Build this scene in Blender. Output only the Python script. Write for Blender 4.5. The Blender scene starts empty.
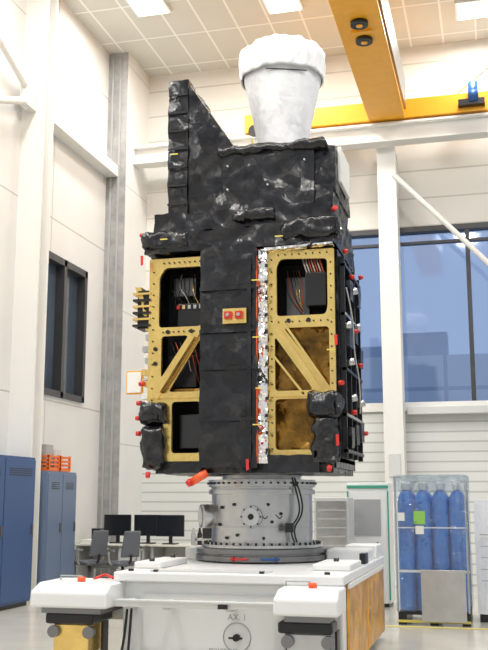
import bpy, math, random
from mathutils import Vector, Matrix, noise
random.seed(4)
sc=bpy.context.scene
try:
    sc.view_settings.view_transform='Standard'
    sc.view_settings.look='None'
except Exception: pass

# ------------------------------------------------------------ materials
def mat(name,col,rough=.5,metal=0,bump=0,bscale=30,var=0,vscale=6,emit=None,estr=0,spec=.5,coat=0,btype='noise',facet=None):
    m=bpy.data.materials.new(name); m.use_nodes=True
    nt=m.node_tree; N=nt.nodes; L=nt.links
    b=N['Principled BSDF']
    b.inputs['Base Color'].default_value=(*col,1)
    b.inputs['Roughness'].default_value=rough
    b.inputs['Metallic'].default_value=metal
    b.inputs['Specular IOR Level'].default_value=spec
    if coat: b.inputs['Coat Weight'].default_value=coat
    tc=N.new('ShaderNodeTexCoord')
    if var:
        n=N.new('ShaderNodeTexNoise'); n.inputs['Scale'].default_value=vscale; n.inputs['Detail'].default_value=4
        L.new(tc.outputs['Object'],n.inputs['Vector'])
        r=N.new('ShaderNodeValToRGB')
        r.color_ramp.elements[0].position=.3; r.color_ramp.elements[1].position=.7
        r.color_ramp.elements[0].color=(*[max(0,c*(1-var)) for c in col],1)
        r.color_ramp.elements[1].color=(*[min(1,c*(1+var)) for c in col],1)
        L.new(n.outputs['Fac'],r.inputs['Fac']); L.new(r.outputs['Color'],b.inputs['Base Color'])
    nrm=None
    if facet:
        # crumpled sheet: every voronoi cell is a flat facet with its own tilt
        wn=N.new('ShaderNodeTexNoise');wn.inputs['Scale'].default_value=facet[0]*.8;wn.inputs['Detail'].default_value=2
        L.new(tc.outputs['Object'],wn.inputs['Vector'])
        wm=N.new('ShaderNodeVectorMath');wm.operation='MULTIPLY_ADD'
        L.new(wn.outputs['Color'],wm.inputs[0]);wm.inputs[1].default_value=(.35/facet[0]*2,)*3;L.new(tc.outputs['Object'],wm.inputs[2])
        geo=N.new('ShaderNodeNewGeometry');cur=geo.outputs['Normal']
        for s,k in facet[1]:
            v=N.new('ShaderNodeTexVoronoi');v.inputs['Scale'].default_value=s
            L.new(wm.outputs[0],v.inputs['Vector'])
            sb=N.new('ShaderNodeVectorMath');sb.operation='SUBTRACT';L.new(v.outputs['Color'],sb.inputs[0]);sb.inputs[1].default_value=(.5,.5,.5)
            ma=N.new('ShaderNodeVectorMath');ma.operation='MULTIPLY_ADD';L.new(sb.outputs[0],ma.inputs[0]);ma.inputs[1].default_value=(k,k,k);L.new(cur,ma.inputs[2]);cur=ma.outputs[0]
        nz=N.new('ShaderNodeVectorMath');nz.operation='NORMALIZE';L.new(cur,nz.inputs[0]);nrm=nz.outputs[0]
    if bump:
        def tex(sc_,kind):
            n2=N.new('ShaderNodeTexNoise'); n2.inputs['Detail'].default_value=2; n2.inputs['Distortion'].default_value=.8
            if kind:
                n2.noise_type='RIDGED_MULTIFRACTAL'; n2.normalize=True
            n2.inputs['Scale'].default_value=sc_
            L.new(tc.outputs['Object'],n2.inputs['Vector']); return n2
        n2=tex(bscale,btype=='crease')
        bp=N.new('ShaderNodeBump'); bp.inputs['Strength'].default_value=bump; bp.inputs['Distance'].default_value=.03 if btype!='crease' else .06
        L.new(n2.outputs['Fac'],bp.inputs['Height'])
        if nrm: L.new(nrm,bp.inputs['Normal'])
        nrm=bp.outputs['Normal']
    if nrm: L.new(nrm,b.inputs['Normal'])
    if emit:
        b.inputs['Emission Color'].default_value=(*emit,1); b.inputs['Emission Strength'].default_value=estr
    return m
def grid_mat(name,col,line,sx,sy,axes='xz',lw=.02,rough=.6):
    """panelled surface: seams every sx / sy metres"""
    m=bpy.data.materials.new(name); m.use_nodes=True
    nt=m.node_tree;N=nt.nodes;L=nt.links;b=N['Principled BSDF']; b.inputs['Roughness'].default_value=rough
    tc=N.new('ShaderNodeTexCoord'); sp=N.new('ShaderNodeSeparateXYZ'); L.new(tc.outputs['Object'],sp.inputs[0])
    def seam(ax,s):
        d=N.new('ShaderNodeMath');d.operation='DIVIDE';L.new(sp.outputs[ax.upper()],d.inputs[0]);d.inputs[1].default_value=s
        f=N.new('ShaderNodeMath');f.operation='FRACT';L.new(d.outputs[0],f.inputs[0])
        g=N.new('ShaderNodeMath');g.operation='LESS_THAN';L.new(f.outputs[0],g.inputs[0]);g.inputs[1].default_value=lw/s
        return g
    outs=[seam(ax,s) for ax,s in zip(axes,(sx,sy)) if s]
    cur=outs[0]
    for o in outs[1:]:
        mx=N.new('ShaderNodeMath');mx.operation='MAXIMUM';L.new(cur.outputs[0],mx.inputs[0]);L.new(o.outputs[0],mx.inputs[1]);cur=mx
    n=N.new('ShaderNodeTexNoise');n.inputs['Scale'].default_value=1.5;L.new(tc.outputs['Object'],n.inputs['Vector'])
    r=N.new('ShaderNodeValToRGB');r.color_ramp.elements[0].color=(*[c*.95 for c in col],1);r.color_ramp.elements[1].color=(*[min(1,c*1.04) for c in col],1)
    L.new(n.outputs['Fac'],r.inputs['Fac'])
    mix=N.new('ShaderNodeMixRGB');L.new(cur.outputs[0],mix.inputs['Fac']);L.new(r.outputs['Color'],mix.inputs[1]);mix.inputs[2].default_value=(*line,1)
    L.new(mix.outputs[0],b.inputs['Base Color'])
    return m
M={}
M['wall']=grid_mat('wall_panels',(.76,.755,.735),(.50,.48,.44),2.4,3.1,'yz',.025)
M['wallb']=grid_mat('wall_back_panels',(.74,.72,.67),(.54,.52,.46),0,.55,'xz',.03)
M['wallrib']=grid_mat('wall_ribbed',(.71,.72,.70),(.48,.49,.47),0,.18,'xz',.03)
M['pillar']=grid_mat('pillar_paint',(.79,.79,.775),(.55,.55,.53),0,2.5,'xz',.02)
M['ceil']=grid_mat('ceiling_tiles',(.64,.625,.57),(.86,.85,.81),.62,1.25,'xy',.04)
M['floor']=mat('floor_epoxy',(.52,.50,.44),.2,var=.08,vscale=1.5)
M['greyp']=mat('grey_conduit_panel',(.34,.335,.33),.5,var=.2,vscale=5)
M['white']=mat('white_paint',(.78,.78,.765),.4)
M['steelw']=mat('cream_steel',(.79,.78,.745),.45)
M['white2']=mat('white_gloss',(.83,.835,.83),.3)
M['foil']=mat('black_mli_foil',(.007,.007,.009),.28,spec=.58,bump=.42,bscale=2.2,btype='crease',facet=(3.0,((3.6,.24),(9,.22),(24,.13))))
M['foilb']=mat('black_mli_bundle',(.007,.007,.009),.27,spec=.6,facet=(6,((8,.38),(20,.3))))
M['foil2']=mat('black_tape',(.016,.016,.018),.16,spec=.8)
M['black']=mat('black_matte',(.006,.006,.007),.6)
M['blackp']=mat('black_plastic',(.012,.012,.014),.35)
M['gold']=mat('gold_alodine',(.95,.66,.22),.26,metal=.92,var=.10,vscale=5,bump=.12,bscale=8)
M['goldd']=mat('amber_kapton',(.22,.115,.022),.22,metal=.75,var=.75,vscale=4,facet=(4,((5,.4),(13,.3))))  # strong tone variation paints highlights into the amber colour
M['silverf']=mat('silver_foil',(.90,.89,.88),.12,metal=1,facet=(8,((14,.8),(34,.6))))
M['alu']=mat('aluminium',(.56,.56,.55),.3,metal=.9,var=.08,vscale=6)
M['alud']=mat('aluminium_dark',(.24,.24,.24),.38,metal=.85)
M['red']=mat('red_cap',(.62,.03,.02),.4)
M['redo']=mat('orange_red_tube',(.85,.12,.03),.4)
M['yel']=mat('yellow_tape',(.75,.62,.12),.5)
M['orange']=mat('crane_orange',(.92,.43,.02),.38,var=.04)
M['orange2']=mat('orange_plastic',(.80,.16,.02),.45)
M['blue']=mat('blue_paint',(.02,.10,.33),.35)
M['bluec']=mat('cabinet_blue',(.035,.085,.22),.4)
M['bluec2']=mat('cabinet_blue_grey',(.13,.18,.28),.4)
M['bluecyl']=mat('cylinder_blue',(.025,.18,.58),.28,coat=.5,var=.15,vscale=3)
M['wrapw']=mat('white_wrap',(.86,.865,.875),.55,bump=.3,bscale=6,facet=(5,((6,.10),(15,.10))))
M['grey']=mat('grey_paint',(.38,.39,.39),.45)
M['greyl']=mat('light_grey',(.62,.63,.62),.45)
M['green']=mat('green_trim',(.05,.33,.22),.45)
M['wood']=mat('gold_foil_panel',(.72,.36,.06),.3,var=.3,vscale=5,metal=.5,facet=(4,((5,.2),(12,.2))))
M['screen']=mat('screen_glass',(.012,.013,.016),.15)
M['label']=mat('label_white',(.85,.85,.80),.5)
M['labelg']=mat('label_green',(.30,.62,.12),.5)
M['desk']=mat('desk_top',(.66,.64,.58),.4)
M['chair']=mat('chair_fabric',(.13,.14,.16),.85)
M['wire']=mat('wire_silver',(.65,.62,.58),.35,metal=.5)
M['wirer']=mat('wire_red',(.55,.10,.05),.5)
M['frame']=mat('dark_window_frame',(.05,.05,.055),.4)
M['glassd']=mat('dark_window_glass',(.07,.095,.13),.08,spec=.6,var=.3,vscale=.8)
M['lamp']=mat('lamp_panel',(1,1,1),.5,emit=(1,.98,.93),estr=4)
M['ext']=grid_mat('neighbour_facade',(.92,.93,.95),(.62,.67,.74),1.4,1.6,'xz',.12)
M['extd']=mat('neighbour_roof_units',(.50,.56,.64),.7)
M['asph']=mat('exterior_ground',(.42,.43,.45),.9)
def glass(name,tint,gl=.08,film=None):
    m=bpy.data.materials.new(name);m.use_nodes=True;nt=m.node_tree;N=nt.nodes;L=nt.links
    N.remove(N['Principled BSDF']);o=N['Material Output']
    t=N.new('ShaderNodeBsdfTransparent');t.inputs[0].default_value=(*tint,1)
    g=N.new('ShaderNodeBsdfGlossy');g.inputs['Roughness'].default_value=.05
    mx=N.new('ShaderNodeMixShader');mx.inputs[0].default_value=gl
    L.new(t.outputs[0],mx.inputs[1]);L.new(g.outputs[0],mx.inputs[2]);L.new(mx.outputs[0],o.inputs[0])
    if film:
        tc=N.new('ShaderNodeTexCoord');n=N.new('ShaderNodeTexNoise');n.inputs['Scale'].default_value=7;n.inputs['Detail'].default_value=3;n.inputs['Distortion'].default_value=1.5
        L.new(tc.outputs['Object'],n.inputs['Vector'])
        bp=N.new('ShaderNodeBump');bp.inputs['Strength'].default_value=1;bp.inputs['Distance'].default_value=.05
        L.new(n.outputs['Fac'],bp.inputs['Height']);L.new(bp.outputs['Normal'],g.inputs['Normal'])
        g.inputs['Roughness'].default_value=.15
    return m
M['glass']=glass('tinted_window_glass',(.64,.76,.97),.12)
M['film']=glass('stretch_film',(.9,.94,.97),.15,film=True)

# ------------------------------------------------------------ helpers
class G:
    def __init__(s,name,loc):
        s.e=bpy.data.objects.new(name,None); s.e.location=loc; s.e.empty_display_size=.2
        bpy.context.collection.objects.link(s.e); s.loc=Vector(loc)
    def add(s,o):
        o.parent=s.e; o.matrix_parent_inverse=Matrix.Translation(-s.loc); return o
def mk(name,verts,faces,m,g=None,smooth=False,bevel=0):
    me=bpy.data.meshes.new(name); me.from_pydata(verts,[],faces); me.update()
    o=bpy.data.objects.new(name,me); bpy.context.collection.objects.link(o)
    me.materials.append(M[m] if isinstance(m,str) else m)
    if smooth:
        for p in me.polygons:p.use_smooth=True
    if bevel:
        b=o.modifiers.new('bev','BEVEL');b.width=bevel;b.segments=2;b.limit_method='ANGLE'
    if g:g.add(o)
    return o
def box(g,name,lo,hi,m,bevel=0):
    x0,y0,z0=lo;x1,y1,z1=hi
    v=[(x0,y0,z0),(x1,y0,z0),(x1,y1,z0),(x0,y1,z0),(x0,y0,z1),(x1,y0,z1),(x1,y1,z1),(x0,y1,z1)]
    f=[(0,3,2,1),(4,5,6,7),(0,1,5,4),(1,2,6,5),(2,3,7,6),(3,0,4,7)]
    return mk(name,v,f,m,g,bevel=bevel)
def frus(g,name,p0,p1,r0,r1,m,n=28,smooth=True):
    p0=Vector(p0);p1=Vector(p1);d=(p1-p0).normalized()
    a=d.orthogonal().normalized();b=d.cross(a)
    v=[];f=[]
    for p,r in((p0,r0),(p1,r1)):
        for i in range(n):
            t=2*math.pi*i/n;v.append(p+(a*math.cos(t)+b*math.sin(t))*r)
    for i in range(n):
        j=(i+1)%n;f.append((i,j,n+j,n+i))
    f.append(tuple(range(n-1,-1,-1)));f.append(tuple(range(n,2*n)))
    o=mk(name,v,f,m,g)
    if smooth:
        for p in o.data.polygons:
            if len(p.vertices)==4:p.use_smooth=True
    return o
def lathe(g,name,c,prof,m,n=48,smooth=True):
    v=[];f=[]
    for r,z in prof:
        for i in range(n):
            t=2*math.pi*i/n;v.append((c[0]+r*math.cos(t),c[1]+r*math.sin(t),z))
    for k in range(len(prof)-1):
        for i in range(n):
            j=(i+1)%n;f.append((k*n+i,k*n+j,(k+1)*n+j,(k+1)*n+i))
    f.append(tuple(range(n-1,-1,-1)));f.append(tuple(range((len(prof)-1)*n,len(prof)*n)))
    o=mk(name,v,f,m,g)
    if smooth:
        for p in o.data.polygons:
            if len(p.vertices)==4:p.use_smooth=True
        e=o.modifiers.new('es','EDGE_SPLIT');e.split_angle=math.radians(35)
    return o
def tube(g,name,pts,r,m,cyc=False,smoothc=True):
    c=bpy.data.curves.new(name,'CURVE');c.dimensions='3D';c.bevel_depth=r;c.bevel_resolution=2
    s=c.splines.new('NURBS' if smoothc and len(pts)>2 else 'POLY');s.points.add(len(pts)-1)
    for q,p in zip(s.points,pts):q.co=(*p,1)
    if s.type=='NURBS':s.order_u=3;s.use_endpoint_u=True
    s.use_cyclic_u=cyc;c.use_fill_caps=True
    o=bpy.data.objects.new(name,c);bpy.context.collection.objects.link(o)
    me=bpy.data.meshes.new_from_object(o.evaluated_get(bpy.context.evaluated_depsgraph_get()))
    bpy.data.objects.remove(o)
    o=bpy.data.objects.new(name,me);bpy.context.collection.objects.link(o)
    me.materials.clear();me.materials.append(M[m])
    for p in me.polygons:p.use_smooth=True
    if g:g.add(o)
    return o
def rpoly(pts,r,n=4):
    out=[];k=len(pts)
    for i in range(k):
        p=Vector(pts[i]);a=Vector(pts[i-1]);b=Vector(pts[(i+1)%k])
        da=(a-p).normalized();db=(b-p).normalized();rr=min(r,(a-p).length*.45,(b-p).length*.45)
        for t in range(n+1):
            t/=n;out.append((p+da*rr)*(1-t)**2+p*2*t*(1-t)+(p+db*rr)*t*t)
    return out
def plate(g,name,outer,holes,y0,y1,m,r=.04):
    """flat plate in the XZ plane with cut-outs"""
    c=bpy.data.curves.new(name,'CURVE');c.dimensions='2D';c.fill_mode='BOTH';c.extrude=(y1-y0)/2
    for k,poly in enumerate([outer]+holes):
        q=rpoly(poly,.015 if k==0 else r)
        s=c.splines.new('POLY');s.points.add(len(q)-1);s.use_cyclic_u=True
        for sp,p in zip(s.points,q):sp.co=(p[0],p[1],0,1)
    o=bpy.data.objects.new(name,c);bpy.context.collection.objects.link(o)
    me=bpy.data.meshes.new_from_object(o.evaluated_get(bpy.context.evaluated_depsgraph_get()))
    bpy.data.objects.remove(o)
    yc=(y0+y1)/2
    for v in me.vertices:
        x,z,d=v.co;v.co=(x,yc-d,z)
    o=bpy.data.objects.new(name,me);bpy.context.collection.objects.link(o)
    me.materials.clear();me.materials.append(M[m])
    if g:g.add(o)
    return o
def crump(p,s):
    return (1-abs(noise.noise(p*s))*3.2)*.5+(1-abs(noise.noise(p*s*2.3+Vector((7,3,1))))*3)*.22+noise.noise(p*s*.45)*.4-.25
def foilhex(g,name,c8,m='foil',amp=.03,s=4,step=.055,pull=0,smooth=True,k_amp=.4):
    """thin crumpled foil wrapped over a hexahedron; c8 = bottom 4 (ccw) + top 4"""
    amp=amp*(k_amp if not pull else .9)
    if pull and m=='foil': m='foilb'
    c=[Vector(p) for p in c8]
    L=[max((c[1]-c[0]).length,(c[5]-c[4]).length),max((c[3]-c[0]).length,(c[2]-c[1]).length),max((c[4]-c[0]).length,(c[6]-c[2]).length)]
    n=[max(2,int(l/step)) for l in L]
    def T(u,v,w):
        b=(c[0]*(1-u)+c[1]*u)*(1-v)+(c[3]*(1-u)+c[2]*u)*v
        t=(c[4]*(1-u)+c[5]*u)*(1-v)+(c[7]*(1-u)+c[6]*u)*v
        return b*(1-w)+t*w
    idx={};V=[];F=[]
    def vert(i,j,k):
        key=(i,j,k)
        if key in idx:return idx[key]
        u,v,w=i/n[0],j/n[1],k/n[2]
        p=T(u,v,w);nr=Vector((0,0,0))
        if i==0:nr.x-=1
        if i==n[0]:nr.x+=1
        if j==0:nr.y-=1
        if j==n[1]:nr.y+=1
        if k==0:nr.z-=1
        if k==n[2]:nr.z+=1
        nr.normalize()
        d=amp*crump(p,s)
        if pull:
            ds=sorted([min(u,1-u)*L[0],min(v,1-v)*L[1],min(w,1-w)*L[2]]); q=max(0,1-ds[1]/pull); d-=pull*.45*q*q
        V.append(p+nr*d);idx[key]=len(V)-1;return len(V)-1
    def quad(a,b,c_,d):
        if random.random()<.5:F.append((a,b,c_));F.append((a,c_,d))
        else:F.append((a,b,d));F.append((b,c_,d))
    for i in range(n[0]):
        for j in range(n[1]):
            quad(vert(i,j,0),vert(i,j+1,0),vert(i+1,j+1,0),vert(i+1,j,0))
            quad(vert(i,j,n[2]),vert(i+1,j,n[2]),vert(i+1,j+1,n[2]),vert(i,j+1,n[2]))
    for i in range(n[0]):
        for k in range(n[2]):
            quad(vert(i,0,k),vert(i+1,0,k),vert(i+1,0,k+1),vert(i,0,k+1))
            quad(vert(i,n[1],k),vert(i,n[1],k+1),vert(i+1,n[1],k+1),vert(i+1,n[1],k))
    for j in range(n[1]):
        for k in range(n[2]):
            quad(vert(0,j,k),vert(0,j,k+1),vert(0,j+1,k+1),vert(0,j+1,k))
            quad(vert(n[0],j,k),vert(n[0],j+1,k),vert(n[0],j+1,k+1),vert(n[0],j,k+1))
    o=mk(name,V,F,m,g,smooth=smooth)
    if smooth and not pull:
        e=o.modifiers.new('es','EDGE_SPLIT');e.split_angle=math.radians(50)
    return o
def foilbox(g,name,lo,hi,**k):
    x0,y0,z0=lo;x1,y1,z1=hi
    return foilhex(g,name,[(x0,y0,z0),(x1,y0,z0),(x1,y1,z0),(x0,y1,z0),(x0,y0,z1),(x1,y0,z1),(x1,y1,z1),(x0,y1,z1)],**k)

# ------------------------------------------------------------ room shell
WX=-7.1; WY=17.9; CZ=10.27; RX=6.0; FY=-3
box(None,'floor',(WX-.3,FY,-.2),(RX,WY+.3,0),'floor')
box(None,'ceiling',(WX-.3,3,CZ),(RX,WY+.3,CZ+.2),'ceil')
wl=G('wall_left',(WX,10,0))
box(wl,'wall_below',(WX-.3,FY,0),(WX,WY,3.2),'wall')
box(wl,'wall_above',(WX-.3,FY,5.6),(WX,WY,CZ),'wall')
box(wl,'wall_near',(WX-.3,FY,3.2),(WX,14.0,5.6),'wall')
box(wl,'wall_far',(WX-.3,15.88,3.2),(WX,WY,5.6),'wall')
wb=G('wall_back',(0,WY,0))
W0=-3.2;W1=4.6
box(wb,'wall_below_window',(WX,WY,0),(RX,WY+.3,3.2),'wallrib')
box(wb,'wall_above_window',(WX,WY,6.55),(RX,WY+.3,CZ),'wallb')
box(wb,'wall_beside_window',(WX,WY,3.2),(W0,WY+.3,6.55),'wallb')
box(wb,'wall_beside_window_b',(W1,WY,3.2),(RX,WY+.3,6.55),'wallb')
w=G('window_1',((W0+W1)/2,WY,3.2))
box(w,'pane',(W0,WY+.12,3.2),(W1,WY+.14,6.55),'glass')
box(w,'frame_top',(W0,WY-.03,6.50),(W1,WY+.2,6.6),'frame')
box(w,'frame_bottom',(W0,WY-.06,3.10),(W1,WY+.2,3.26),'steelw')
for i,x in enumerate((W0+.02,-.31,1.4,3.1,W1-.1)):
    box(w,'mullion_%d'%i,(x-.04,WY-.01,3.2),(x+.04,WY+.18,6.5),'frame')
box(w,'frame_rail',(W0,WY+.05,6.28),(W1,WY+.16,6.33),'frame')
box(w,'sill_duct',(-1.5,WY-.25,3.02),(W1,WY-.06,3.16),'greyl',.01)
w=G('window_2',(WX,14.9,3.2))
box(w,'pane',(WX-.14,14.0,3.2),(WX-.12,15.88,5.6),'glassd')
box(w,'dark_sheet_behind',(WX-.28,14.0,3.2),(WX-.26,15.88,5.6),'black')  # black sheet: darkness behind the pane put in as colour, no room built
for n,a,b in(('top',(14.0,5.48),(15.88,5.6)),('bottom',(14.0,3.2),(15.88,3.3)),('near',(14.0,3.2),(14.1,5.6)),('far',(15.78,3.2),(15.88,5.6)),('mid',(14.9,3.2),(15.0,5.6))):
    box(w,'frame_'+n,(WX-.16,a[0],a[1]),(WX+.04,b[0],b[1]),'frame')
p=G('trim_1',(-6.9,17.3,0))
box(p,'pillar_body',(WX,16.72,0),(-6.69,WY,CZ),'pillar')
box(p,'grey_face',(WX,16.70,0),(-6.70,16.72,CZ),'greyp')
for i in range(2):
    box(p,'cable_tray_%d'%i,(-7.02+i*.16,16.67,.1),(-6.98+i*.16,16.70,CZ-.1),'grey')
p=G('trim_2',(-6.9,13.3,0))
box(p,'flange_front',(WX,13.20,0),(-6.70,13.24,CZ),'steelw')
box(p,'web',(-6.93,13.24,0),(-6.87,13.5,CZ),'steelw')
box(p,'flange_back',(WX,13.5,0),(-6.70,13.54,CZ),'steelw')
p=G('trim_3',(-1.72,17.5,0))
box(p,'column_face',(-1.90,17.38,0),(-1.55,17.42,8.05),'steelw')
box(p,'column_web',(-1.76,17.42,0),(-1.69,17.8,8.05),'steelw')
box(p,'column_back',(-1.90,17.8,0),(-1.55,17.84,8.05),'steelw')
box(p,'column_box',(-1.82,17.34,1.9),(-1.62,17.38,2.3),'greyl')
p=G('trim_4',(-6.95,15,7.8))
box(p,'wall_beam',(WX,13.54,7.68),(-6.85,16.69,7.9),'steelw')
tube(p,'brace_a',[(-6.95,13.6,8.0),(-6.95,15.2,9.5)],.05,'steelw')
tube(p,'brace_b',[(-6.9,10.2,9.0),(-6.9,13.25,7.8)],.06,'steelw')
tube(p,'brace_c',[(-6.9,10.2,6.6),(-6.9,13.25,7.8)],.06,'steelw')
box(p,'gusset',(-6.98,12.9,7.6),(-6.84,13.2,8.0),'steelw')
p=G('trim_5',(-1,17.4,4))
tube(p,'wall_brace_a',[(-1.6,17.35,7.5),(1.4,17.35,4.2)],.05,'steelw')
tube(p,'wall_brace_b',[(-.6,17.3,8.8),(1.2,17.3,10.2)],.05,'steelw')
box(None,'exterior_ground',(-40,WY+.3,-.3),(40,60,-.1),'asph')
e=G('neighbour_building',(5,30,-.1))
box(e,'facade',(-14,30,-.1),(26,40,5.9),'ext')
for i in range(9):
    box(e,'roof_unit_%d'%i,(-12+i*3.1,31,5.9),(-10.6+i*3.1+(i%3)*.6,32,6.4+(i%2)*.4),'extd')

def lamp(x,y,e=130,z=CZ):
    g=G('ceiling_lamp',(x,y,z))
    box(g,'housing',(x-.33,y-.33,z-.06),(x+.33,y+.33,z-.002),'white')
    box(g,'diffuser',(x-.28,y-.28,z-.075),(x+.28,y+.28,z-.062),'lamp')
    l=bpy.data.lights.new('lamp_light','AREA');l.shape='SQUARE';l.size=.55;l.energy=e;l.color=(1,.975,.935)
    o=bpy.data.objects.new('lamp_light',l);o.location=(x,y,z-.1);bpy.context.collection.objects.link(o);g.add(o)
for x,y in((-5.65,15.0),(-3.3,15.5),(0,16.6),(-5.6,11),(-2.6,11),(.6,12),(-5.6,7),(-2.6,6.6),(.6,7)):
    lamp(x,y)
for x,y in((-5.2,4),(-.6,3.8),(3.6,9)): lamp(x,y,230)  # stronger lamps out of view, added for highlights on the foil

# ------------------------------------------------------------ crane
g=G('overhead_crane',(-1.6,17.2,8.05))
def ibeam_x(g,n,x0,x1,y,z0,z1,wd,m):
    box(g,n+'_bottom',(x0,y-wd/2,z0),(x1,y+wd/2,z0+.04),m)
    box(g,n+'_top',(x0,y-wd/2,z1-.04),(x1,y+wd/2,z1),m)
    box(g,n+'_web',(x0,y-.03,z0+.04),(x1,y+.03,z1-.04),m)
ibeam_x(g,'runway',-6.69,RX,17.2,8.05,8.42,.3,'steelw')
box(g,'rail',(-6.69,17.17,8.42),(RX,17.23,8.46),'grey')
box(g,'end_carriage',(-4.4,17.05,8.47),(.25,17.35,8.84),'orange',.01)
box(g,'girder',(-1.93,6,8.50),(-1.38,17.3,9.35),'orange',.01)
box(g,'girder_flange',(-1.99,6,8.46),(-1.32,17.3,8.5),'orange')
box(g,'girder_rail',(-1.36,6,8.62),(-1.30,17.0,9.25),'alud')
frus(g,'drive_motor',(-.16,16.95,8.72),(.0,16.95,8.72),.12,.12,'blue')
frus(g,'drive_motor_v',(-.08,16.95,8.6),(-.08,16.95,8.98),.09,.09,'blue')
box(g,'drive_gear',(-.35,16.9,8.55),(.12,17.05,8.66),'blackp')
frus(g,'wheel_a',(-4.2,17.03,8.5),(-4.2,17.09,8.5),.12,.12,'blackp')
for i,y in enumerate((13.2,13.75)):
    frus(g,'sheave_%d'%i,(-1.65,y,8.40),(-1.65,y,8.46),.13,.13,'blackp')
    frus(g,'sheave_hub_%d'%i,(-1.65,y,8.39),(-1.65,y,8.40),.05,.05,'orange')
box(g,'sheave_frame',(-1.80,13.43,8.42),(-1.5,13.51,8.46),'orange')

# ------------------------------------------------------------ satellite
S=G('satellite',(-2.39,9.9,1.72))
YB=10.45
box(S,'core',(-3.3,9.55,1.86),(-1.5,YB,3.95),'black')
box(S,'core_mid',(-2.8,9.2,1.86),(-2.09,9.55,3.95),'black')
box(S,'core_left',(-3.34,9.16,1.86),(-3.30,YB,3.95),'foil')
box(S,'core_right',(-1.5,9.16,1.86),(-1.46,YB,3.95),'foil')
box(S,'core_bottom',(-3.3,9.16,1.80),(-1.46,YB,1.9),'foil')
box(S,'core_top',(-3.3,9.16,3.9),(-1.46,YB,3.96),'foil')
def bolts(n,pts,y,r=.011,m='blackp'):
    V=[];F=[]
    for x,z in pts:
        b=len(V)
        for i in range(8):
            t=2*math.pi*i/8;V.append((x+r*math.cos(t),y,z+r*math.sin(t)))
        for i in range(8):
            t=2*math.pi*i/8;V.append((x+r*math.cos(t),y+.02,z+r*math.sin(t)))
        F.append(tuple(range(b,b+8)))
        for i in range(8):F.append((b+i,b+(i+1)%8,b+8+(i+1)%8,b+8+i))
    mk(n,V,F,m,S)
plate(S,'panel_gold_left',[(-3.36,1.87),(-2.76,1.87),(-2.76,3.94),(-3.36,3.94)],
  [[(-3.25,3.22),(-2.80,3.22),(-2.80,3.84),(-3.19,3.84),(-3.25,3.74)],
   [(-3.22,2.70),(-2.93,3.13),(-3.22,3.13)],
   [(-2.80,3.10),(-2.80,2.56),(-3.14,2.56)],
   [(-3.10,1.95),(-2.80,1.95),(-2.80,2.46),(-3.10,2.46)]],9.10,9.14,'gold')
plate(S,'panel_gold_right',[(-2.10,1.90),(-1.44,1.90),(-1.44,3.94),(-2.10,3.94)],
  [[(-2.02,3.28),(-1.53,3.28),(-1.51,3.36),(-1.51,3.84),(-1.98,3.86),(-2.02,3.78)],
   [(-2.04,3.08),(-2.04,2.54),(-1.66,2.54)],
   [(-1.95,3.16),(-1.50,3.16),(-1.50,2.56)],
   [(-2.04,1.97),(-1.66,1.97),(-1.58,2.46),(-2.04,2.46)]],9.10,9.14,'gold')
foilbox(S,'amber_foil_right',(-2.09,9.2,1.92),(-1.5,9.24,3.2),m='goldd',amp=.03,s=5,step=.04)
box(S,'amber_sill_left',(-3.3,9.2,2.5),(-2.8,9.26,2.6),'goldd')
def strut(n,a,b,w,y,m='gold'):
    a=Vector((a[0],0,a[1]));b=Vector((b[0],0,b[1]));d=(b-a).normalized();q=Vector((-d.z,0,d.x))*w/2
    P=[a-q,b-q,b+q,a+q]
    V=[(p.x,y,p.z) for p in P]+[(p.x,y+.035,p.z) for p in P]
    mk(n,V,[(0,1,2,3),(7,6,5,4),(0,4,5,1),(1,5,6,2),(2,6,7,3),(3,7,4,0)],m,S)
strut('brace_left',(-2.79,3.2),(-3.26,2.5),.05,9.06)
strut('brace_left_inner',(-2.84,3.1),(-3.2,2.55),.02,9.04,'goldd')
strut('brace_right_a',(-2.04,3.2),(-1.52,2.42),.05,9.06)
strut('brace_right_b',(-1.94,3.2),(-1.48,2.52),.025,9.05)
strut('brace_right_c',(-2.06,2.9),(-1.75,2.5),.02,9.07)
strut('cross_left',(-3.34,2.52),(-2.78,2.52),.05,9.07)
strut('cross_right',(-2.09,2.50),(-1.46,2.50),.04,9.07)
pts=[]
for i in range(16): pts+= [(-3.31,2.0+i*.12),(-2.07,1.98+i*.125),(-1.475,2.0+i*.12)]
for i in range(8): pts+=[(-3.2+i*.055,3.17),(-3.2+i*.055,3.89),(-2.0+i*.07,3.22),(-2.0+i*.07,3.9)]
bolts('panel_bolts',pts,9.085,.008)
bolts('panel_oval_holes',[(-3.15,3.17),(-2.9,3.17),(-1.9,3.23),(-1.7,3.23),(-3.28,3.0),(-3.28,2.85)],9.083,.022)
box(S,'unit_left_a',(-3.12,9.30,3.22),(-2.82,9.5,3.50),'blackp',.01)
box(S,'unit_left_b',(-3.2,9.40,3.6),(-2.95,9.55,3.8),'alud',.01)
box(S,'unit_left_c',(-3.2,9.28,2.62),(-2.9,9.5,2.95),'blackp',.01)
box(S,'unit_left_d',(-3.08,9.28,2.0),(-2.82,9.5,2.35),'foil2',.01)
for i in range(8):
    x=-3.19+i*.035
    tube(S,'harness_left_%d'%i,[(x,9.34,3.82),(x+random.uniform(-.05,.08),9.28,3.68),(x+random.uniform(-.02,.1),9.26,3.56),(x+random.uniform(0,.12),9.34,3.45)],.005,random.choice(['wire','wirer','gold','blackp','blackp']))
for i in range(5):
    box(S,'connector_left_%d'%i,(-3.12+i*.06,9.28,3.44),(-3.09+i*.06,9.31,3.48),random.choice(['alu','gold','red']))
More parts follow.
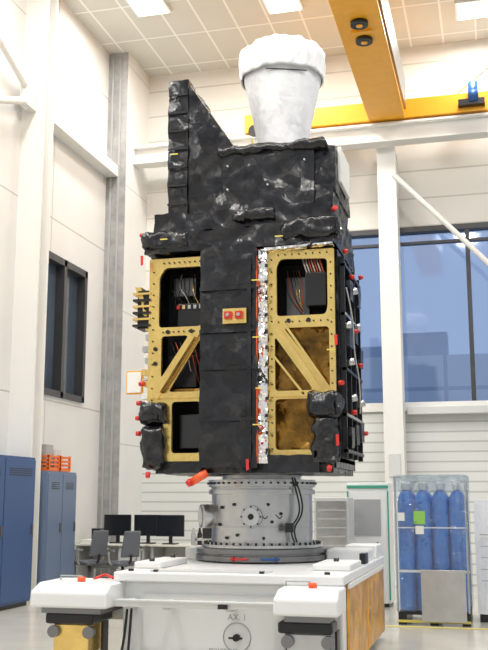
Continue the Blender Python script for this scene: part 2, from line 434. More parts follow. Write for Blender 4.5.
for i in range(6):
    tube(S,'harness_low_%d'%i,[(-3.2+i*.05,9.34,3.1),(-3.1+i*.04,9.26,2.95),(-3.15+i*.06,9.27,2.8),(-3.0+i*.03,9.34,2.65)],.005,random.choice(['wire','wirer','blackp']))
box(S,'unit_right_a',(-1.74,9.15,3.38),(-1.53,9.4,3.72),'blackp',.012)
box(S,'unit_right_b',(-2.0,9.45,3.3),(-1.75,9.54,3.75),'alud',.01)
for i in range(7):
    x=-1.72+i*.028
    tube(S,'harness_right_%d'%i,[(x,9.2,3.70),(x-.02,9.13,3.78),(x-.05,9.2,3.86)],.008,random.choice(['wire','wire','wirer']))
for i in range(6):
    tube(S,'harness_right_low_%d'%i,[(-2.0+i*.03,9.40,3.8),(-1.97+i*.035,9.3,3.6),(-1.9+i*.02,9.3,3.45),(-1.8,9.34,3.32+i*.02)],.005,random.choice(['wire','wirer','gold','blackp']))
foilbox(S,'blanket_center',(-2.78,9.0,1.80),(-2.2,9.2,4.0),amp=.035,s=3.0,step=.03)
for i,z in enumerate((2.25,2.75,3.12,3.55)):
    box(S,'tape_h_%d'%i,(-2.78,8.976,z),(-2.2,8.985,z+.035),'foil')
box(S,'tape_v',(-2.29,8.974,1.85),(-2.25,8.985,3.9),'foil')
foilbox(S,'silver_strip',(-2.19,9.03,1.84),(-2.10,9.16,3.96),m='silverf',amp=.03,s=9,step=.03,smooth=False)
box(S,'strip_edge',(-2.204,9.0,1.84),(-2.197,9.06,3.96),'redo')
for i in range(12):
    box(S,'strip_tab_%d'%i,(-2.115,9.0,1.95+i*.165),(-2.09,9.03,1.98+i*.165),'blackp')
foilhex(S,'silver_lip',[(-2.12,9.0,3.93),(-1.44,9.0,3.96),(-1.44,9.12,3.96),(-2.12,9.12,3.93),(-2.12,9.0,3.96),(-1.44,9.0,3.98),(-1.44,9.12,3.98),(-2.12,9.12,3.96)],m='silverf',amp=.01,s=12,step=.04)
foilbox(S,'band_lower',(-3.38,9.0,3.98),(-1.42,YB+.05,4.20),amp=.07,s=5,step=.035)
foilbox(S,'band_upper',(-3.30,9.05,4.20),(-1.44,YB,4.40),amp=.07,s=5,step=.035)
foilbox(S,'band_roll',(-3.42,8.97,4.02),(-2.9,9.3,4.20),amp=.05,s=7,step=.03,pull=.05)
foilbox(S,'band_fold_a',(-2.45,8.97,4.25),(-2.0,9.3,4.38),amp=.04,s=7,step=.03,pull=.04)
foilbox(S,'band_fold_b',(-1.95,8.95,4.04),(-1.38,9.4,4.24),amp=.05,s=6,step=.03,pull=.05)
foilbox(S,'fin_left',(-3.18,9.1,4.38),(-2.96,9.9,5.88),amp=.05,s=4,step=.035)
foilhex(S,'fin_slope',[(-2.96,9.12,4.38),(-2.46,9.12,4.38),(-2.46,9.9,4.38),(-2.96,9.9,4.38),(-2.96,9.12,5.84),(-2.46,9.12,5.08),(-2.46,9.9,5.08),(-2.96,9.9,5.84)],amp=.04,s=3,step=.035)
for i in range(7):
    box(S,'fin_strap_%d'%i,(-3.17,9.075,4.5+i*.2),(-2.97,9.085,4.52+i*.2),'foil2')
foilbox(S,'top_block',(-2.58,9.08,4.38),(-1.62,YB-.05,5.05),amp=.06,s=3,step=.035)
foilbox(S,'top_flap',(-2.62,9.04,4.98),(-1.5,9.3,5.08),amp=.04,s=5,step=.03,pull=.04)
foilbox(S,'top_side_unit',(-1.70,9.15,4.54),(-1.42,10.1,5.02),amp=.06,s=5,step=.035)
box(S,'top_side_radiator',(-1.42,9.3,4.68),(-1.38,9.9,5.06),'steelw',.01)
foilbox(S,'top_side_low',(-1.75,9.1,4.38),(-1.44,10.1,4.6),amp=.05,s=6,step=.035)
for i,(x,z) in enumerate(((-2.52,4.85),(-2.52,4.6),(-1.72,4.85),(-2.1,4.62))):
    box(S,'blanket_stud_%d'%i,(x,9.03,z),(x+.015,9.06,z+.015),'greyl')
hx,hy=-2.105,9.85
def horn():
    prof=[(.24,5.0),(.285,5.38),(.35,5.72),(.405,5.98),(.452,6.20)]
    V=[];F=[];n=64
    rows=[]
    for k in range(31):
        z=5.0+1.2*k/30
        for a,b in zip(prof,prof[1:]):
            if a[1]-1e-6<=z<=b[1]+1e-6: r=a[0]+(b[0]-a[0])*(z-a[1])/(b[1]-a[1]);break
        rows.append((r,z))
    for r,z in rows:
        for i in range(n):
            t=2*math.pi*i/n
            q=Vector((math.cos(t)*3,math.sin(t)*3,z*1.0))
            rr=r+.006*(abs(noise.noise(q*1.1))*2-.4)
            V.append((hx+rr*math.cos(t),hy+rr*math.sin(t),z))
    for k in range(len(rows)-1):
        for i in range(n):
            j=(i+1)%n;F.append((k*n+i,k*n+j,(k+1)*n+j,(k+1)*n+i))
    F.append(tuple(range(n-1,-1,-1)))
    mk('horn_wrap',V,F,'wrapw',S,smooth=True)
    V=[];F=[];n=160
    rows=[(.445,6.09),(.458,6.08),(.463,6.12),(.468,6.17),(.472,6.22),(.475,6.27),(.474,6.32),(.468,6.36),(.45,6.395),(.40,6.42),(.32,6.44),(.22,6.455),(.1,6.46),(.01,6.46)]
    for k,(r,z) in enumerate(rows):
        for i in range(n):
            t=2*math.pi*i/n
            q=Vector((math.cos(t)*4.5,math.sin(t)*4.5,z*3))
            w_=min(1,k/3)*(1 if k<9 else .4)
            d=(.013*(1-abs(noise.noise(q))*4)+.007*(1-abs(noise.noise(q*3.1))*3))*w_+.003*math.sin(t*37)
            hem=.025*noise.noise(Vector((math.cos(t)*3,math.sin(t)*3,2))) if k<3 else 0
            tp=Vector((math.cos(t)*r*5,math.sin(t)*r*5,9))
            top=(.03*(1-abs(noise.noise(tp))*3)+.014*(1-abs(noise.noise(tp*2.6))*3)) if k>6 else 0
            rr=r+(d if k<11 else 0)
            V.append((hx+rr*math.cos(t),hy+rr*math.sin(t),z+hem+top))
    for k in range(len(rows)-1):
        for i in range(n):
            j=(i+1)%n;F.append((k*n+i,k*n+j,(k+1)*n+j,(k+1)*n+i))
    mk('horn_cover',V,F,'wrapw',S,smooth=True)
horn()
tube(S,'horn_seam_a',[(hx-.09,hy-.44,6.06),(hx+.2,hy-.41,6.03),(hx+.33,hy-.30,6.05)],.006,'blackp')
tube(S,'horn_seam_b',[(hx-.28,hy-.34,6.0),(hx-.24,hy-.30,5.6),(hx-.2,hy-.24,5.3)],.003,'greyl')
tube(S,'horn_tape_v',[(hx-.30,hy-.10,5.25),(hx-.32,hy-.12,5.40)],.010,'yel')
foilbox(S,'bundle_left_upper',(-3.42,8.98,2.22),(-3.12,9.3,2.46),amp=.05,s=6,step=.03,pull=.08)
foilbox(S,'bundle_left_lower',(-3.38,8.98,1.80),(-3.16,9.3,2.24),amp=.05,s=6,step=.03,pull=.06)
foilbox(S,'bundle_right_upper',(-1.72,8.98,2.26),(-1.40,9.35,2.52),amp=.05,s=6,step=.03,pull=.08)
foilbox(S,'bundle_right_lower',(-1.68,8.98,1.84),(-1.44,9.35,2.28),amp=.06,s=6,step=.03,pull=.06)
foilbox(S,'skirt',(-3.25,9.08,1.75),(-1.48,YB-.05,1.86),amp=.035,s=5,step=.04)
foilbox(S,'skirt_flap',(-2.1,9.02,1.75),(-1.6,9.2,1.92),amp=.04,s=6,step=.04)
foilbox(S,'side_panel',(-1.47,9.2,1.92),(-1.42,YB,3.95),amp=.03,s=4,step=.04)
for i,y in enumerate((9.3,9.65,10.0,10.4)):
    box(S,'side_rib_%d'%i,(-1.42,y,1.9),(-1.37,y+.035,3.9),'blackp')
for i,z in enumerate((1.95,2.3,2.75,3.3,3.8)):
    box(S,'side_rail_%d'%i,(-1.41,9.3,z),(-1.36,YB,z+.03),'alu' if i%2 else 'blackp')
for i,(y,z) in enumerate(((9.4,2.0),(9.75,2.05),(10.15,2.1),(9.4,3.0),(9.8,3.1),(10.2,2.9),(9.5,3.5),(10.1,3.55))):
    foilbox(S,'side_unit_%d'%i,(-1.42,y,z),(-1.34,y+.2,z+.2),amp=.03,s=8,step=.04)
for i,(y,z) in enumerate(((9.4,3.2),(10.1,3.3),(10.3,2.5),(9.7,2.5),(9.55,2.85),(9.9,3.65))):
    frus(S,'side_fitting_%d'%i,(-1.42,y,z),(-1.32,y,z+.02),.035,.035,'alu')
tube(S,'side_cable',[(-1.37,9.4,3.6),(-1.32,9.55,3.3),(-1.35,9.7,3.0),(-1.32,9.95,2.7),(-1.36,10.2,2.4)],.009,'wire')
for i in range(6):
    box(S,'finned_unit_%d'%i,(-3.53,9.08,3.24+i*.066),(-3.34,9.34,3.262+i*.066),'gold' if i%2 else 'blackp')
box(S,'finned_unit_core',(-3.49,9.12,3.22),(-3.36,9.3,3.62),'blackp')
foilhex(S,'finned_unit_arm',[(-3.40,9.12,3.2),(-3.34,9.12,3.2),(-3.34,9.3,3.2),(-3.40,9.3,3.2),(-3.52,9.12,3.66),(-3.46,9.12,3.66),(-3.46,9.3,3.66),(-3.52,9.3,3.66)],m='gold',amp=.01,s=9)
box(S,'target_plate_rim',(-3.63,9.2,2.56),(-3.45,9.22,2.80),'orange')
box(S,'target_plate',(-3.615,9.185,2.575),(-3.465,9.2,2.785),'label')
tube(S,'target_arm',[(-3.46,9.21,2.7),(-3.33,9.25,2.7)],.015,'alu')
for i in range(6):
    box(S,'left_bracket_%d'%i,(-3.43+(i%2)*.03,9.12,2.5+i*.12),(-3.35,9.2,2.56+i*.12),random.choice(['alu','gold','label']))
def cap(n,p,d,r=.026,l=.05,m='red'):
    p=Vector(p);frus(S,n,p,p+Vector(d)*l,r,r*.85,m,n=16)
box(S,'handling_plate',(-2.53,8.94,3.20),(-2.29,8.97,3.35),'gold')
for i,x in enumerate((-2.47,-2.36)):
    box(S,'handling_red_%d'%i,(x-.035,8.90,3.245),(x+.035,8.94,3.315),'red')
    frus(S,'handling_bolt_%d'%i,(x,8.89,3.28),(x,8.90,3.28),.018,.018,'alu')
for i,(p,d) in enumerate((((-3.42,9.1,4.2),(-1,0,.2)),((-3.41,9.05,2.3),(-1,0,0)),((-3.3,9.0,1.76),(0,-.3,-1)),((-1.42,9.0,4.30),(.6,-.8,.2)),((-1.38,9.3,3.95),(1,0,0)),((-1.36,10.3,3.9),(1,0,.2)),((-1.35,9.5,2.35),(1,0,0)),((-1.36,10.4,2.2),(1,-.2,0)),((-1.5,9.0,1.8),(0,-.6,-.6)),((-1.35,9.7,3.2),(1,0,0)),((-3.40,9.1,2.65),(-1,0,0)),((-3.42,9.1,2.15),(-1,-.3,0)),((-1.36,9.6,3.75),(1,0,0)),((-1.36,10.1,2.9),(1,0,0)),((-1.40,9.1,2.6),(.6,-.6,0)),((-3.44,9.15,2.46),(-1,0,0)))):
    cap('red_cap_%d'%i,p,d)
for i,(x,z) in enumerate(((-3.41,3.95),(-2.30,1.88),(-1.43,2.1),(-1.43,3.05))):
    mk('red_tag_%d'%i,[(x,8.96,z),(x+.03,8.96,z),(x+.035,8.95,z-.1),(x+.008,8.95,z-.11)],[(0,1,2,3)],'red',S)
frus(S,'red_dust_cover',(-2.87,9.02,1.66),(-2.71,9.05,1.76),.038,.042,'redo')
frus(S,'red_dust_cover_b',(-2.86,9.01,1.67),(-2.90,9.0,1.64),.042,.03,'red')
for i,(x,z) in enumerate(((-2.24,3.62),(-2.23,3.05),(-2.20,2.55),(-2.0,4.05),(-2.23,2.2),(-3.2,4.1),(-3.1,5.0),(-1.5,2.9))):
    box(S,'yellow_tie_%d'%i,(x,8.95,z),(x+.08,8.955,z+.012),'yel')

# ------------------------------------------------------------ adapter stand
A=G('rotation_stand',(-2.39,10,.90)); c=(-2.39,10.0)
lathe(A,'turntable',c,[(.60,.88),(.675,.89),(.69,.90),(.69,.945),(.665,.95),(.665,.965),(.685,.97),(.685,1.01),(.60,1.02)],'alud')
lathe(A,'lower_flange',c,[(.60,1.02),(.63,1.022),(.63,1.05),(.56,1.055)],'alu')
lathe(A,'drum',c,[(.53,1.055),(.53,1.22),(.534,1.222),(.534,1.235),(.53,1.237),(.53,1.55),(.56,1.555),(.56,1.60),(.535,1.605),(.535,1.625),(.565,1.63),(.565,1.70),(.42,1.705),(.42,1.80)],'alu')
for k in range(48):
    t=2*math.pi*k/48
    frus(A,'flange_bolt_%d'%k,(c[0]+.60*math.cos(t),c[1]+.60*math.sin(t),1.05),(c[0]+.60*math.cos(t),c[1]+.60*math.sin(t),1.075),.013,.013,'blackp',n=6)
    frus(A,'ring_bolt_%d'%k,(c[0]+.565*math.cos(t),c[1]+.565*math.sin(t),1.665),(c[0]+.58*math.cos(t),c[1]+.58*math.sin(t),1.665),.011,.011,'blackp',n=6)
def on_drum(deg,z,r=.53):
    t=math.radians(deg);return Vector((c[0]+r*math.cos(t),c[1]+r*math.sin(t),z)),Vector((math.cos(t),math.sin(t),0))
p,d=on_drum(-88,1.33);frus(A,'port_ring',p-d*.02,p+d*.03,.115,.11,'alu');frus(A,'port_disc',p+d*.03,p+d*.04,.085,.085,'greyl');frus(A,'port_hole',p+d*.04,p+d*.045,.03,.03,'blackp')
for k in range(8):
    q=p+d*.03+Vector((.098*math.cos(k*.785),0,.098*math.sin(k*.785)));frus(A,'port_bolt_%d'%k,q,q+d*.012,.009,.009,'blackp',n=6)
p,d=on_drum(-150,1.33);frus(A,'side_port',p-d*.04,p+d*.13,.125,.12,'alu');frus(A,'side_port_disc',p+d*.13,p+d*.14,.09,.09,'greyl')
for deg,z in((-66,1.28),(-70,1.45),(-56,1.36),(-108,1.45),(-126,1.42),(-130,1.25),(-104,1.15),(-75,1.12),(-118,1.12)):
    p,d=on_drum(deg,z);frus(A,'drum_knob',p,p+d*.02,.016,.016,'blackp',n=12)
for i,s in enumerate((-78,-62)):
    P=[on_drum(s+k*1.5,1.33+.02*math.cos(k),.532)[0] for k in range(6)];tube(A,'etched_mark_%d'%i,P,.005,'blackp')
for i in range(2):
    P=[on_drum(-44+i*3,1.72,.56)[0],on_drum(-40+i*5,1.55,.60)[0],on_drum(-38+i*3,1.35,.62)[0],on_drum(-50+i*4,1.2,.58)[0],on_drum(-44+i*3,1.08,.6)[0]]
    tube(A,'black_cable_%d'%i,P,.009,'blackp')
box(A,'cable_clamp',(-2.03,9.47,1.18),(-1.95,9.54,1.27),'blackp')
def arrow(n,t0,t1,m):
    P=[on_drum(t0+(t1-t0)*k/8,.925,.70)[0] for k in range(9)];tube(A,n,P,.011,m)
    p,_=on_drum(t1,.925,.70);q,_=on_drum(t1+(4 if t1>t0 else -4),.925,.70);frus(A,n+'_head',p,q,.026,.002,m,n=10)
arrow('arrow_red',-88,-100,'red');arrow('arrow_blue',-78,-66,'blue')

# ------------------------------------------------------------ base trolley
B=G('positioner_base',(-2.39,9.6,0))
box(B,'main_body',(-3.20,8.14,.06),(-1.26,11.0,.80),'white2',.02)
box(B,'deck',(-3.26,8.06,.80),(-1.24,11.05,.88),'white2',.012)
box(B,'deck_block_left',(-3.24,8.5,.88),(-2.98,9.3,.94),'white',.015)
box(B,'deck_block_right',(-1.60,8.6,.88),(-1.26,9.3,.94),'white',.015)
box(B,'deck_rim_front',(-2.95,8.14,.88),(-1.9,8.35,.895),'greyl')
for i,(x,y) in enumerate(((-3.15,8.2),(-2.9,8.15),(-1.95,8.15),(-1.4,8.2),(-3.1,8.6),(-1.45,9.0),(-3.1,9.2))):
    frus(B,'deck_bolt_%d'%i,(x,y,.88),(x,y,.90 if i<4 else .97),.025,.025,'blackp',n=14)
box(B,'side_panel',(-1.255,8.3,.10),(-1.235,10.9,.79),'wood')
box(B,'side_panel_trim',(-1.24,8.28,.76),(-1.225,10.9,.80),'white')
box(B,'side_panel_joint',(-1.24,9.5,.1),(-1.23,9.53,.76),'orange')
box(B,'rear_box_a',(-1.7,9.9,.88),(-1.28,10.4,1.0),'white2',.02)
box(B,'rear_box_b',(-1.6,10.5,.88),(-1.26,11.0,1.02),'white2',.02)
box(B,'rear_motor',(-1.32,9.6,.88),(-1.26,9.8,.98),'blackp')
box(B,'front_plate',(-3.0,8.12,.10),(-1.75,8.14,.70),'white')
def outrig(n,x0,x1,y0,y1,jm):
    z0=.60
    V=[(x0,y0-.03,z0),(x1,y0-.03,z0),(x1,y1,z0),(x0,y1,z0),(x0,y0-.03,.73),(x1,y0-.03,.73),(x1,y1,.80),(x0,y1,.80),(x0+.02,y0+.10,.80),(x1-.02,y0+.10,.80)]
    F=[(0,3,2,1),(0,1,5,4),(4,5,9,8),(8,9,6,7),(1,2,6,9,5),(3,0,4,8,7),(2,3,7,6)]
    mk(n+'_cover',V,F,'white2',B,bevel=.02)
    xm=(x0+x1)/2
    box(B,n+'_plate',(x0+.08,y0+.04,z0-.05),(x1-.08,y1-.05,z0),'alud')
    box(B,n+'_jack_head',(xm-.24,y0+.05,.46),(xm+.2,y1-.1,z0-.05),'blackp',.02)
    box(B,n+'_jack',(xm-.17,y0+.08,.22),(xm+.15,y1-.12,.46),jm,.01)
    frus(B,n+'_screw',(xm,y0+.25,.08),(xm,y0+.25,.22),.07,.07,'alu')
    frus(B,n+'_foot',(xm,y0+.25,0),(xm,y0+.25,.08),.16,.13,'blackp')
    for k in(-1,1):
        frus(B,n+'_hub',(xm+k*.16,y0+.04,.40),(xm+k*.16,y0+.09,.40),.05,.05,'alud')
        frus(B,n+'_wheel',(xm+k*.2,y0+.35,.09),(xm+k*.26,y0+.35,.09),.09,.09,'blackp')
        box(B,n+'_fork',(xm+k*.2-.02,y0+.28,.09),(xm+k*.2+.0,y0+.40,.46),'blackp')
    frus(B,n+'_lamp',(xm+.02,y0+.2,.80),(xm+.02,y0+.2,.84),.035,.035,'redo',n=16)
    tube(B,n+'_handle',[(xm-.22,y0+.3,.80),(xm-.22,y0+.3,.84),(xm-.02,y0+.3,.84),(xm-.02,y0+.3,.80)],.008,'grey',smoothc=False)
outrig('outrigger_left',-3.88,-3.18,7.75,8.35,'gold')
outrig('outrigger_right',-1.74,-1.22,7.65,8.05,'alu')
box(B,'outrigger_left_arm',(-3.4,8.3,.45),(-3.2,8.9,.80),'white2',.01)
box(B,'outrigger_right_arm',(-1.7,8.0,.62),(-1.3,8.15,.80),'white2',.01)
box(B,'tow_bar',(-3.16,7.86,.61),(-1.74,7.92,.66),'white',.01)
box(B,'tow_bar_lip',(-3.16,7.84,.655),(-1.74,7.94,.67),'greyl')
for i,x in enumerate((-3.1,-2.75,-2.2,-1.8)):
    box(B,'tow_bracket_%d'%i,(x,7.9,.59),(x+.05,8.14,.66),'greyl')
box(B,'latch',(-2.25,7.835,.615),(-2.17,7.86,.65),'blackp')
X=-2.16
ring=[(X+.12*math.cos(t*.314),8.115,.36+.12*math.sin(t*.314)) for t in range(20)]
tube(B,'dial_ring',ring,.004,'grey',cyc=True)
frus(B,'dial',(X,8.12,.36),(X,8.07,.36),.03,.028,'blackp')
box(B,'dial_lever',(X-.06,8.06,.352),(X+.06,8.07,.368),'blackp')
def text(g,n,s,loc,size,m,rot=(math.pi/2,0,0)):
    cu=bpy.data.curves.new(n,'FONT');cu.body=s;cu.size=size;cu.align_x='CENTER';cu.extrude=.001
    o=bpy.data.objects.new(n,cu);bpy.context.collection.objects.link(o)
    me=bpy.data.meshes.new_from_object(o.evaluated_get(bpy.context.evaluated_depsgraph_get()));bpy.data.objects.remove(o)
    o=bpy.data.objects.new(n,me);bpy.context.collection.objects.link(o);me.materials.clear();me.materials.append(M[m])
    o.location=loc;o.rotation_euler=rot;g.add(o);return o
text(B,'axis_label','AX. 1',(X,8.117,.50),.07,'grey')
text(B,'power_label_a','POWER OFF',(X-.12,8.117,.235),.045,'grey')
for i in range(2):
    tube(B,'floor_hose_%d'%i,[(-3.12+i*.04,8.05,.60),(-3.12+i*.04,8.0,.3),(-3.2+i*.1,8.0,.05),(-3.6+i*.1,8.3,.03)],.012,'blackp')
box(B,'control_box_left',(-3.2,9.9,.88),(-2.95,10.5,1.0),'greyl',.01)
tube(B,'red_hose',[(-3.5,8.2,.80),(-3.45,8.3,.84),(-3.35,8.2,.83),(-3.3,8.15,.82)],.012,'red')

# ------------------------------------------------------------ cabinets
def cab(name,y0,y1,z1,m1,m2,doors):
    g=G(name,(WX+.26,(y0+y1)/2,0))
    box(g,'body',(WX+.01,y0,.06),(-6.60,y1,z1),m1,.008)
    box(g,'plinth',(WX+.03,y0+.03,0),(-6.64,y1-.03,.06),'blackp')
    w=(y1-y0)/doors
    for i in range(doors):
        box(g,'door_leaf_%d'%i,(-6.60,y0+i*w+.01,.1),(-6.585,y0+(i+1)*w-.01,z1-.04),m2,.004)
        box(g,'door_lock_%d'%i,(-6.585,y0+(i+1)*w-.09,1.0),(-6.56,y0+(i+1)*w-.06,1.14),'alud')
        for k in range(4):
            box(g,'vent_%d_%d'%(i,k),(-6.586,y0+i*w+.12,z1-.18-k*.03),(-6.582,y0+(i+1)*w-.12,z1-.17-k*.03),'blackp')
cab('storage_cabinet',11.3,13.15,2.11,'bluec','bluec',2)
cab('storage_cabinet',13.58,14.62,1.93,'bluec2','bluec2',2)
g=G('orange_crate',(-6.8,14.0,1.94))
for i in range(2):
    y=13.65+i*.42
    box(g,'bottom_%d'%i,(-7.0,y,1.935),(-6.62,y+.36,1.96),'orange2')
    for k in range(4):
        box(g,'slat_%d_%d'%(i,k),(-6.64,y,1.96+k*.06),(-6.62,y+.36,1.99+k*.06),'orange2')
        box(g,'slatb_%d_%d'%(i,k),(-7.0,y,1.96+k*.06),(-6.62,y+.02,1.99+k*.06),'orange2')
        box(g,'slatc_%d_%d'%(i,k),(-7.0,y+.34,1.96+k*.06),(-6.62,y+.36,1.99+k*.06),'orange2')
    for yy in(y,y+.33):
        box(g,'post_%d'%i,(-6.65,yy,1.96),(-6.615,yy+.03,2.18),'orange2')
        box(g,'postb_%d'%i,(-7.0,yy,1.96),(-6.97,yy+.03,2.18),'orange2')
box(g,'document_box',(-6.98,13.7,1.965),(-6.7,13.95,2.34),'grey')
box(g,'document_box_b',(-6.98,14.1,1.965),(-6.75,14.35,2.28),'greyl')

# ------------------------------------------------------------ office corner
def desk(x0,x1,y0,y1):
    g=G('office_desk',((x0+x1)/2,(y0+y1)/2,0))
    box(g,'top',(x0,y0,.72),(x1,y1,.75),'desk',.005)
    for x in(x0+.03,x1-.08):
        box(g,'leg_panel',(x,y0+.05,0),(x+.05,y1-.05,.72),'grey')
    box(g,'modesty',(x0+.08,y1-.08,.3),(x1-.08,y1-.05,.7),'greyl')
    box(g,'drawers',(x1-.5,y0+.05,.1),(x1-.1,y1-.1,.7),'greyl',.005)
desk(-7.05,-5.75,15.6,16.35); desk(-5.7,-4.5,15.6,16.35)
def monitor(x,y,w=.5,h=.31):
    g=G('computer_monitor',(x,y,.75))
    box(g,'bezel',(x-w/2,y,.88),(x+w/2,y+.03,.88+h),'blackp',.005)
    box(g,'screen',(x-w/2+.015,y-.003,.895),(x+w/2-.015,y,.88+h-.015),'screen')
    box(g,'neck',(x-.03,y+.03,.77),(x+.03,y+.06,1.0),'blackp')
    box(g,'foot',(x-.12,y-.06,.75),(x+.12,y+.12,.77),'blackp',.004)
for x,y in((-6.42,16.0),(-5.86,16.0),(-5.40,15.85)): monitor(x,y,.5,.36)
def chair(x,y,a):
    g=G('office_chair',(x,y,0))
    R=Matrix.Rotation(a,4,'Z')
    def P(u,v,w): q=R@Vector((u,v,0));return (x+q.x,y+q.y,w)
    for k in range(5):
        t=k*1.2566;tube(g,'base_arm_%d'%k,[P(0,0,.10),P(.24*math.cos(t),.24*math.sin(t),.07)],.02,'blackp')
        q=P(.24*math.cos(t),.24*math.sin(t),.03);frus(g,'caster_%d'%k,(q[0]-.02,q[1],.03),(q[0]+.02,q[1],.03),.03,.03,'blackp',n=12)
    frus(g,'gas_lift',P(0,0,.08),P(0,0,.44),.03,.025,'alud')
    def pad(n,c8,b=.03):
        mk(n,[P(*p) for p in c8],[(0,3,2,1),(4,5,6,7),(0,1,5,4),(1,2,6,5),(2,3,7,6),(3,0,4,7)],'chair',g,bevel=b)
    pad('seat',[(-.21,-.22,.44),(.21,-.22,.44),(.2,.22,.44),(-.2,.22,.44),(-.21,-.22,.51),(.21,-.22,.51),(.2,.22,.51),(-.2,.22,.51)])
    pad('backrest',[(-.17,.20,.58),(.17,.20,.58),(.17,.25,.58),(-.17,.25,.58),(-.15,.28,1.0),(.15,.28,1.0),(.15,.32,1.0),(-.15,.32,1.0)])
    tube(g,'back_stem',[P(0,.1,.44),P(0,.27,.46),P(0,.27,.62)],.02,'blackp')
    for s in(-1,1):
        tube(g,'armrest_%d'%s,[P(s*.2,0,.46),P(s*.26,0,.5),P(s*.26,0,.68),P(s*.26,-.1,.69),P(s*.26,.16,.69)],.018,'alu')
chair(-6.55,15.15,math.pi+1.0);chair(-5.95,15.1,math.pi+.9)
g=G('desk_bottle_set',(-4.75,15.8,.75))
for i in range(4):
    x=-4.95+i*.11
    lathe(g,'bottle_%d'%i,(x,15.75),[(.04,.75),(.042,.78),(.042,.93),(.02,.98),(.018,1.03)],'blackp' if i%2 else 'grey',n=16)
g=G('paper_stack',(-6.8,15.8,.75));box(g,'sheets',(-6.95,15.65,.75),(-6.7,16.0,.82),'label');box(g,'binder',(-6.9,16.0,.75),(-6.75,16.2,1.0),'blackp')
g=G('tool_trolley',(-4.1,14.6,0))
for z in(.25,.6,.88): box(g,'shelf_%d'%int(z*100),(-4.5,14.4,z),(-3.8,14.8,z+.03),'alu')
for x in(-4.5,-3.83):
    for y in(14.4,14.77): box(g,'post',(x,y,.08),(x+.03,y+.03,.95),'alu');frus(g,'caster',(x,y+.015,.05),(x+.03,y+.015,.05),.05,.05,'blackp',n=12)
box(g,'tool_case',(-4.4,14.45,.91),(-4.0,14.75,1.12),'blackp',.01);box(g,'tool_case_low',(-4.4,14.45,.63),(-3.95,14.75,.8),'greyl',.01)

# ------------------------------------------------------------ rear equipment
g=G('electronics_rack',(-2.2,13.5,0))
box(g,'body',(-2.46,13.4,.08),(-1.98,13.9,1.53),'greyl',.01)
box(g,'front_panel',(-2.43,13.39,.7),(-2.01,13.4,1.48),'alu')
for k in range(6): box(g,'slot_%d'%k,(-2.41,13.38,.75+k*.12),(-2.03,13.39,.76+k*.12),'greyl')
for x in(-2.42,-2.06): frus(g,'caster',(x,13.5,.04),(x+.04,13.5,.04),.04,.04,'blackp',n=12);box(g,'leg',(x,13.45,.04),(x+.04,13.55,.1),'blackp')
g=G('test_equipment_cabinet',(-1.8,14.2,0))
box(g,'body',(-2.10,14.1,.05),(-1.50,14.7,1.74),'white2',.01)
box(g,'trim_top',(-2.10,14.085,1.66),(-1.50,14.1,1.70),'green')
for x in(-2.10,-1.52): box(g,'trim_side',(x,14.085,.1),(x+.02,14.1,1.62),'green')
box(g,'window',(-2.0,14.085,1.0),(-1.62,14.1,1.5),'grey')
box(g,'shelf_handle',(-1.68,14.06,.7),(-1.66,14.085,.9),'blackp')
box(g,'plinth',(-2.07,14.13,0),(-1.53,14.67,.05),'blackp')
g=G('gas_cylinder_pallet',(-.78,12.7,0))
x0,x1,y0,y1=-1.22,-.36,12.25,13.1
for i in range(5): box(g,'deck_board_%d'%i,(x0,y0+i*.18,.12),(x1,y0+i*.18+.13,.15),'blackp')
for x in(x0,(x0+x1)/2-.05,x1-.1): box(g,'runner',(x,y0,0),(x+.1,y1,.12),'blackp')
box(g,'hazard_edge',(x0-.005,y0-.01,.03),(x1+.005,y0-.004,.06),'yel')
for i in range(4):
    for j in range(3):
        cx=x0+.115+i*.21;cy=y0+.14+j*.24
        lathe(g,'cylinder_%d_%d'%(i,j),(cx,cy),[(.08,.152),(.104,.17),(.104,1.46),(.095,1.53),(.06,1.59),(.035,1.6),(.035,1.64)],'bluecyl',n=24)
        lathe(g,'valve_cap_%d_%d'%(i,j),(cx,cy),[(.045,1.62),(.05,1.64),(.05,1.70),(.03,1.72)],'greyl',n=16)
box(g,'label_green',(-1.0,12.225,1.2),(-.86,12.23,1.36),'labelg')
box(g,'label_white',(-.98,12.222,1.08),(-.88,12.23,1.18),'label')
box(g,'label_white_b',(-1.19,12.222,1.24),(-1.11,12.23,1.34),'label')
box(g,'strap_a',(x0-.01,y0+.0,.62),(x1+.01,y0+.01,.65),'label');box(g,'strap_b',(x0-.01,y0+.0,1.15),(x1+.01,y0+.01,1.165),'label')
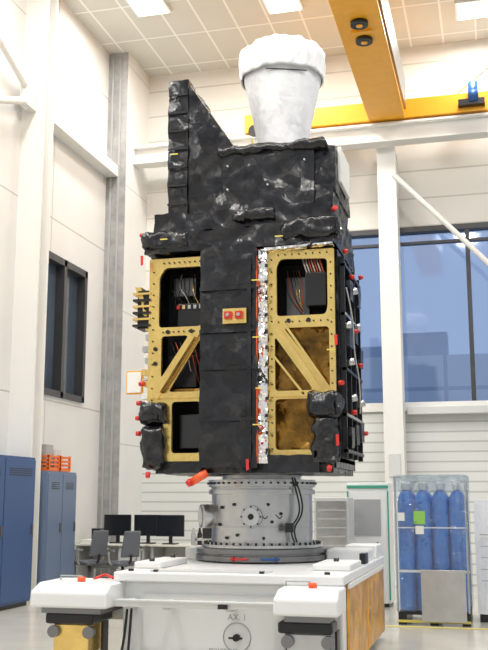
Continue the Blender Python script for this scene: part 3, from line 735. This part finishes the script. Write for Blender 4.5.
for x in(x0-.01,x1-.02):
    box(g,'cage_post',(x,y0-.02,.15),(x+.02,y0+.01,1.74),'alu');box(g,'cage_post_b',(x,y1,.15),(x+.02,y1+.03,1.74),'alu')
foilbox(g,'wrap_top',(x0-.02,y0-.02,1.60),(x1+.02,y1+.03,1.80),m='film',amp=.04,s=5,step=.05,smooth=True)
foilbox(g,'film_wrap',(x0-.02,y0-.025,.16),(x1+.02,y1+.04,1.78),m='film',amp=.025,s=4,step=.06,smooth=True)
box(g,'metal_plate',(-.93,12.17,.05),(-.40,12.19,.66),'alu',.004)
g=G('wrapped_appliance',(.1,13,0))
foilbox(g,'cover',(-.28,12.7,.1),(.4,13.3,1.5),m='wrapw',amp=.02,s=4,step=.07)
box(g,'plinth',(-.26,12.72,0),(.38,13.28,.1),'blackp')
for k in range(5): box(g,'grille_%d'%k,(-.22,12.655,.5+k*.14),(.34,12.665,.51+k*.14),'grey')
g=G('floor_tape_marking',(0,12,0))
box(g,'stripe',(-1.35,12.02,.001),(.9,12.1,.004),'yel')

# ------------------------------------------------------------ world & camera
w=bpy.data.worlds.new('World');sc.world=w;w.use_nodes=True
N=w.node_tree.nodes;L=w.node_tree.links;bg=N['Background']
tc=N.new('ShaderNodeTexCoord');sp=N.new('ShaderNodeSeparateXYZ');L.new(tc.outputs['Generated'],sp.inputs[0])
r=N.new('ShaderNodeValToRGB');L.new(sp.outputs['Z'],r.inputs['Fac'])
r.color_ramp.elements[0].position=0;r.color_ramp.elements[0].color=(.62,.63,.65,1)
r.color_ramp.elements[1].position=.12;r.color_ramp.elements[1].color=(.93,.965,1,1)
L.new(r.outputs['Color'],bg.inputs[0]);bg.inputs[1].default_value=.72

cam=bpy.data.cameras.new('camera');co=bpy.data.objects.new('camera',cam);bpy.context.collection.objects.link(co)
cam.sensor_fit='VERTICAL';cam.sensor_height=24;cam.lens=24*960/650;cam.clip_end=200
co.location=(0,0,1.5);co.rotation_euler=(math.radians(90+10.3),0,math.radians(14.5))
sc.camera=co
